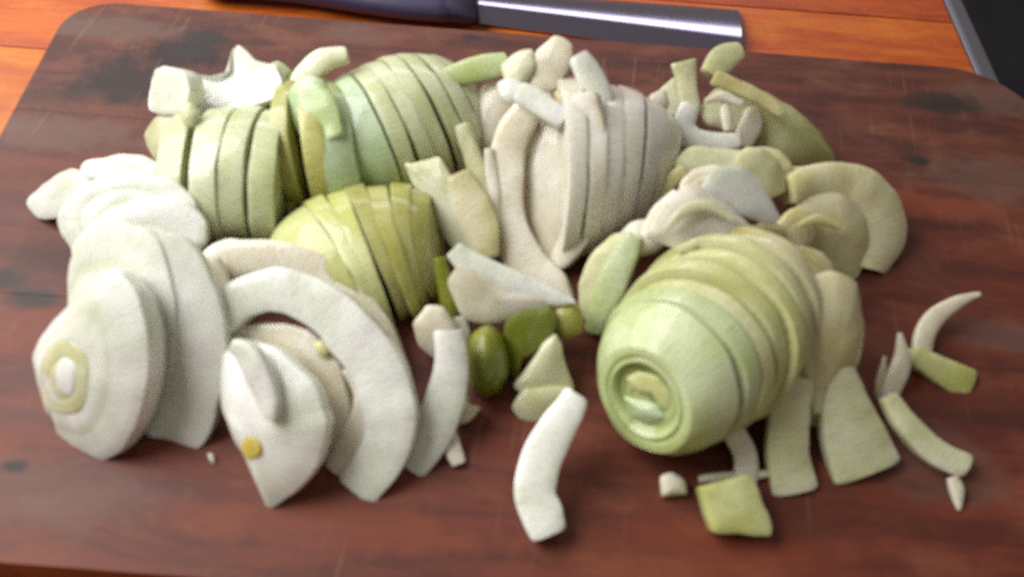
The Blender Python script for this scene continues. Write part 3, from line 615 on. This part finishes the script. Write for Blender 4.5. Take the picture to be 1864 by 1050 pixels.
strip('onion_strip', 'thin pale sliver lying behind the yellow chunk', 'P', (1340, 878), 0, 70, [(1272, 876, 14), (1340, 868, 18), (1410, 862, 12)], th=0.003)
ch = [(1268, 902), (1278, 896), (1345, 878), (1358, 880), (1376, 915), (1396, 968), (1394, 984), (1370, 986), (1300, 982), (1288, 976), (1278, 940)]
slab('onion_piece', 'square yellow-green chunk alone at the front', 'L', (1340, 990), 0, 66, ch, th=0.009, bulge=0.0010, n=72, cat='onion piece', taper=0.98)
slab('onion_piece', 'tiny white square on the board below the big green onion', 'C', (1225, 910), 0, 68, [(1200, 872), (1222, 864), (1246, 884), (1250, 904), (1225, 907), (1202, 907)], th=0.004, n=36, cat='onion scrap')
strip('onion_strip', 'single bent white strip lying alone at the front centre', 'W', (990, 1000), -8, 66, [(1048, 732, 46), (1012, 790, 66), (982, 850, 76), (972, 905, 74), (985, 945, 76), (1000, 985, 62)], th=0.008, bulge=0.0013)
# R: far right
strip('onion_strip', 'straight white strip with ragged end, lower right', 'P', (1745, 870), 10, 64, [(1612, 728, 26), (1645, 778, 40), (1695, 828, 44), (1755, 856, 46)], th=0.006, bulge=0.0012)
strip('onion_piece', 'little pointed tail below the ragged end of the straight strip', 'C', (1745, 930), 0, 70, [(1735, 868, 18), (1745, 895, 24), (1746, 930, 6)], th=0.003, cat='onion scrap')
strip('onion_strip', 'leaf-like pointed sliver standing above the straight white strip', 'C', (1620, 740), 10, 52, [(1612, 742, 24), (1630, 700, 34), (1644, 655, 28), (1641, 605, 5)], th=0.004)
strip('onion_strip', 'narrow second prong beside the leaf-like sliver', 'C', (1606, 730), 10, 55, [(1606, 728, 18), (1605, 695, 15), (1612, 648, 4)], th=0.003)
strip('onion_strip', 'thin curved white sliver, rearmost of the bits at far right', 'C', (1680, 650), 10, 66, [(1678, 645, 36), (1685, 605, 36), (1718, 568, 30), (1778, 542, 8)], th=0.004)
strip('onion_strip', 'yellow-green tube-like piece with white cut end at far right', 'L', (1720, 715), 15, 58, [(1664, 645, 34), (1712, 672, 46), (1768, 700, 62)], th=0.010, bulge=0.0018)

# loose shreds in the hollows of the pile
strip('onion_strip', 'dark green shred added as shade in the hollow between the yellow-green fan and the blushed layer', 'D', (812, 620), -10, 45, [(800, 470, 20), (812, 530, 30), (822, 600, 26)], th=0.004)  # added dark piece, carries the hollow's green shadow in its colour
strip('onion_strip', 'thin cream shred behind the dark green bulb', 'C', (842, 650), -10, 48, [(835, 575, 22), (842, 610, 28), (845, 660, 22)], th=0.003)
strip('onion_strip', 'thin yellow shred across the back of the big green onion', 'B', (1300, 470, 0.042), 5, 60, [(1235, 455, 12), (1290, 440, 22), (1345, 452, 14)], th=0.003)
strip('onion_strip', 'pale shred filling the gap right of the cream stack foot', 'B', (1150, 440, 0.006), -15, 45, [(1100, 440, 20), (1135, 405, 34), (1175, 375, 26)], th=0.004)
strip('onion_strip', 'yellow shred hanging right of the big green onion', 'Y', (1395, 700, 0.008), 15, 45, [(1372, 560, 22), (1398, 620, 34), (1408, 690, 26)], th=0.004)
strip('onion_strip', 'cream shred between the thick pale crescent and the large yellow-green layer', 'P', (1440, 340, 0.012), 15, 55, [(1405, 300, 20), (1440, 318, 30), (1480, 312, 20)], th=0.004)
strip('onion_strip', 'short pale shred below the bright pointed wedge', 'B', (1400, 440, 0.030), 10, 55, [(1330, 408, 16), (1380, 425, 28), (1430, 420, 18)], th=0.004)
strip('onion_strip', 'slim shred at the left foot of the rounded yellow-white slice', 'B', (1455, 780), 10, 50, [(1428, 640, 16), (1432, 700, 26), (1455, 770, 18)], th=0.003)
strip('onion_strip', 'narrow white shred behind the thick white crescent slice', 'C', (395, 640), -15, 48, [(392, 470, 16), (408, 530, 24), (412, 600, 18)], th=0.003)
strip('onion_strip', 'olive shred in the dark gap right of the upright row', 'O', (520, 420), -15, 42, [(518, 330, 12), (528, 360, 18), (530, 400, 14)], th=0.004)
strip('onion_strip', 'cream shred lying along the foot of the yellow-green fan', 'C', (640, 600, 0.006), -10, 50, [(545, 480, 24), (600, 520, 34), (660, 580, 24)], th=0.004)
strip('onion_strip', 'pale sliver leaning between the long hooked arc and the square-topped slab', 'C', (900, 460, 0.006), -15, 44, [(888, 270, 16), (898, 340, 24), (902, 430, 18)], th=0.003)
strip('onion_strip', 'whitish shred on the shoulder of the cream stack beside the flared stick', 'C', (1235, 300, 0.015), 15, 48, [(1222, 210, 14), (1236, 250, 24), (1232, 300, 16)], th=0.003)

slab('onion_slice', 'second pale slice nested against the back of the thick pale crescent', 'P', (1540, 420, 0.004), 22, 50, [(1452, 330), (1500, 300), (1565, 300), (1610, 335), (1600, 380), (1540, 360), (1480, 350)], th=0.006, bulge=0.002, crisp=0.45)
slab('onion_slice', 'small yellow slice tucked between the petal and the hollow', 'Y', (1470, 470, 0.014), 5, 48, [(1412, 410), (1450, 378), (1482, 395), (1480, 440), (1445, 462), (1415, 445)], th=0.006, bulge=0.002, rings=3, core=(1448, 450), crisp=0.45)
slab('onion_slice', 'cream half-moon slice lying behind the bright pointed wedge', 'C', (1300, 372, 0.032), -10, 55, [(1236, 342), (1262, 308), (1305, 300), (1330, 325), (1312, 356), (1268, 362)], th=0.005, bulge=0.0015, rings=3, core=(1285, 350), crisp=0.45)
strip('onion_strip', 'thin curved shred over the cream layer behind the big green onion', 'P', (1290, 430, 0.046), 0, 58, [(1215, 420, 10), (1245, 385, 20), (1290, 375, 20), (1335, 400, 10)], th=0.003)
strip('onion_strip', 'thin yellow shred lying on the rounded petal at right', 'B', (1510, 440, 0.022), 15, 52, [(1455, 412, 8), (1490, 398, 18), (1530, 412, 12)], th=0.003)
strip('onion_strip', 'pale shred across the folded layer at the rear right', 'C', (1330, 215, 0.032), 5, 55, [(1285, 185, 10), (1318, 175, 18), (1352, 190, 12)], th=0.003)
slab('onion_slice', 'thin yellow slice leaning on the right flank of the big green onion', 'B', (1420, 740, 0.004), 22, 46, [(1385, 560), (1415, 540), (1440, 580), (1445, 660), (1425, 725), (1400, 690)], th=0.004, bulge=0.002, rings=3, core=(1412, 650), crisp=0.45)

slab('onion_slice', 'pale half-moon slice standing left of the cream layer behind the green onion', 'P', (1205, 440, 0.010), -15, 48, [(1150, 380), (1180, 335), (1225, 318), (1250, 345), (1225, 395), (1185, 425), (1158, 415)], th=0.005, bulge=0.0015, rings=3, core=(1198, 390), crisp=0.45)
slab('onion_slice', 'butter-coloured slice filling the hollow above the yellow-white slice', 'B', (1470, 560, 0.012), 12, 50, [(1395, 500), (1425, 455), (1480, 450), (1520, 485), (1510, 530), (1455, 545), (1410, 535)], th=0.006, bulge=0.003, rings=3, core=(1455, 520), crisp=0.45)
slab('onion_slice', 'pale yellow half-moon below the curled white strip', 'B', (1380, 345, 0.020), 12, 52, [(1330, 300), (1365, 268), (1420, 275), (1445, 315), (1410, 338), (1355, 332)], th=0.005, bulge=0.002, rings=3, core=(1388, 318), crisp=0.45)
slab('onion_slice', 'thin cream slice leaning on the left shoulder of the big green onion', 'C', (1160, 470, 0.020), -25, 50, [(1120, 440), (1150, 405), (1200, 400), (1225, 430), (1190, 460), (1140, 470)], th=0.004, bulge=0.0015, crisp=0.45)
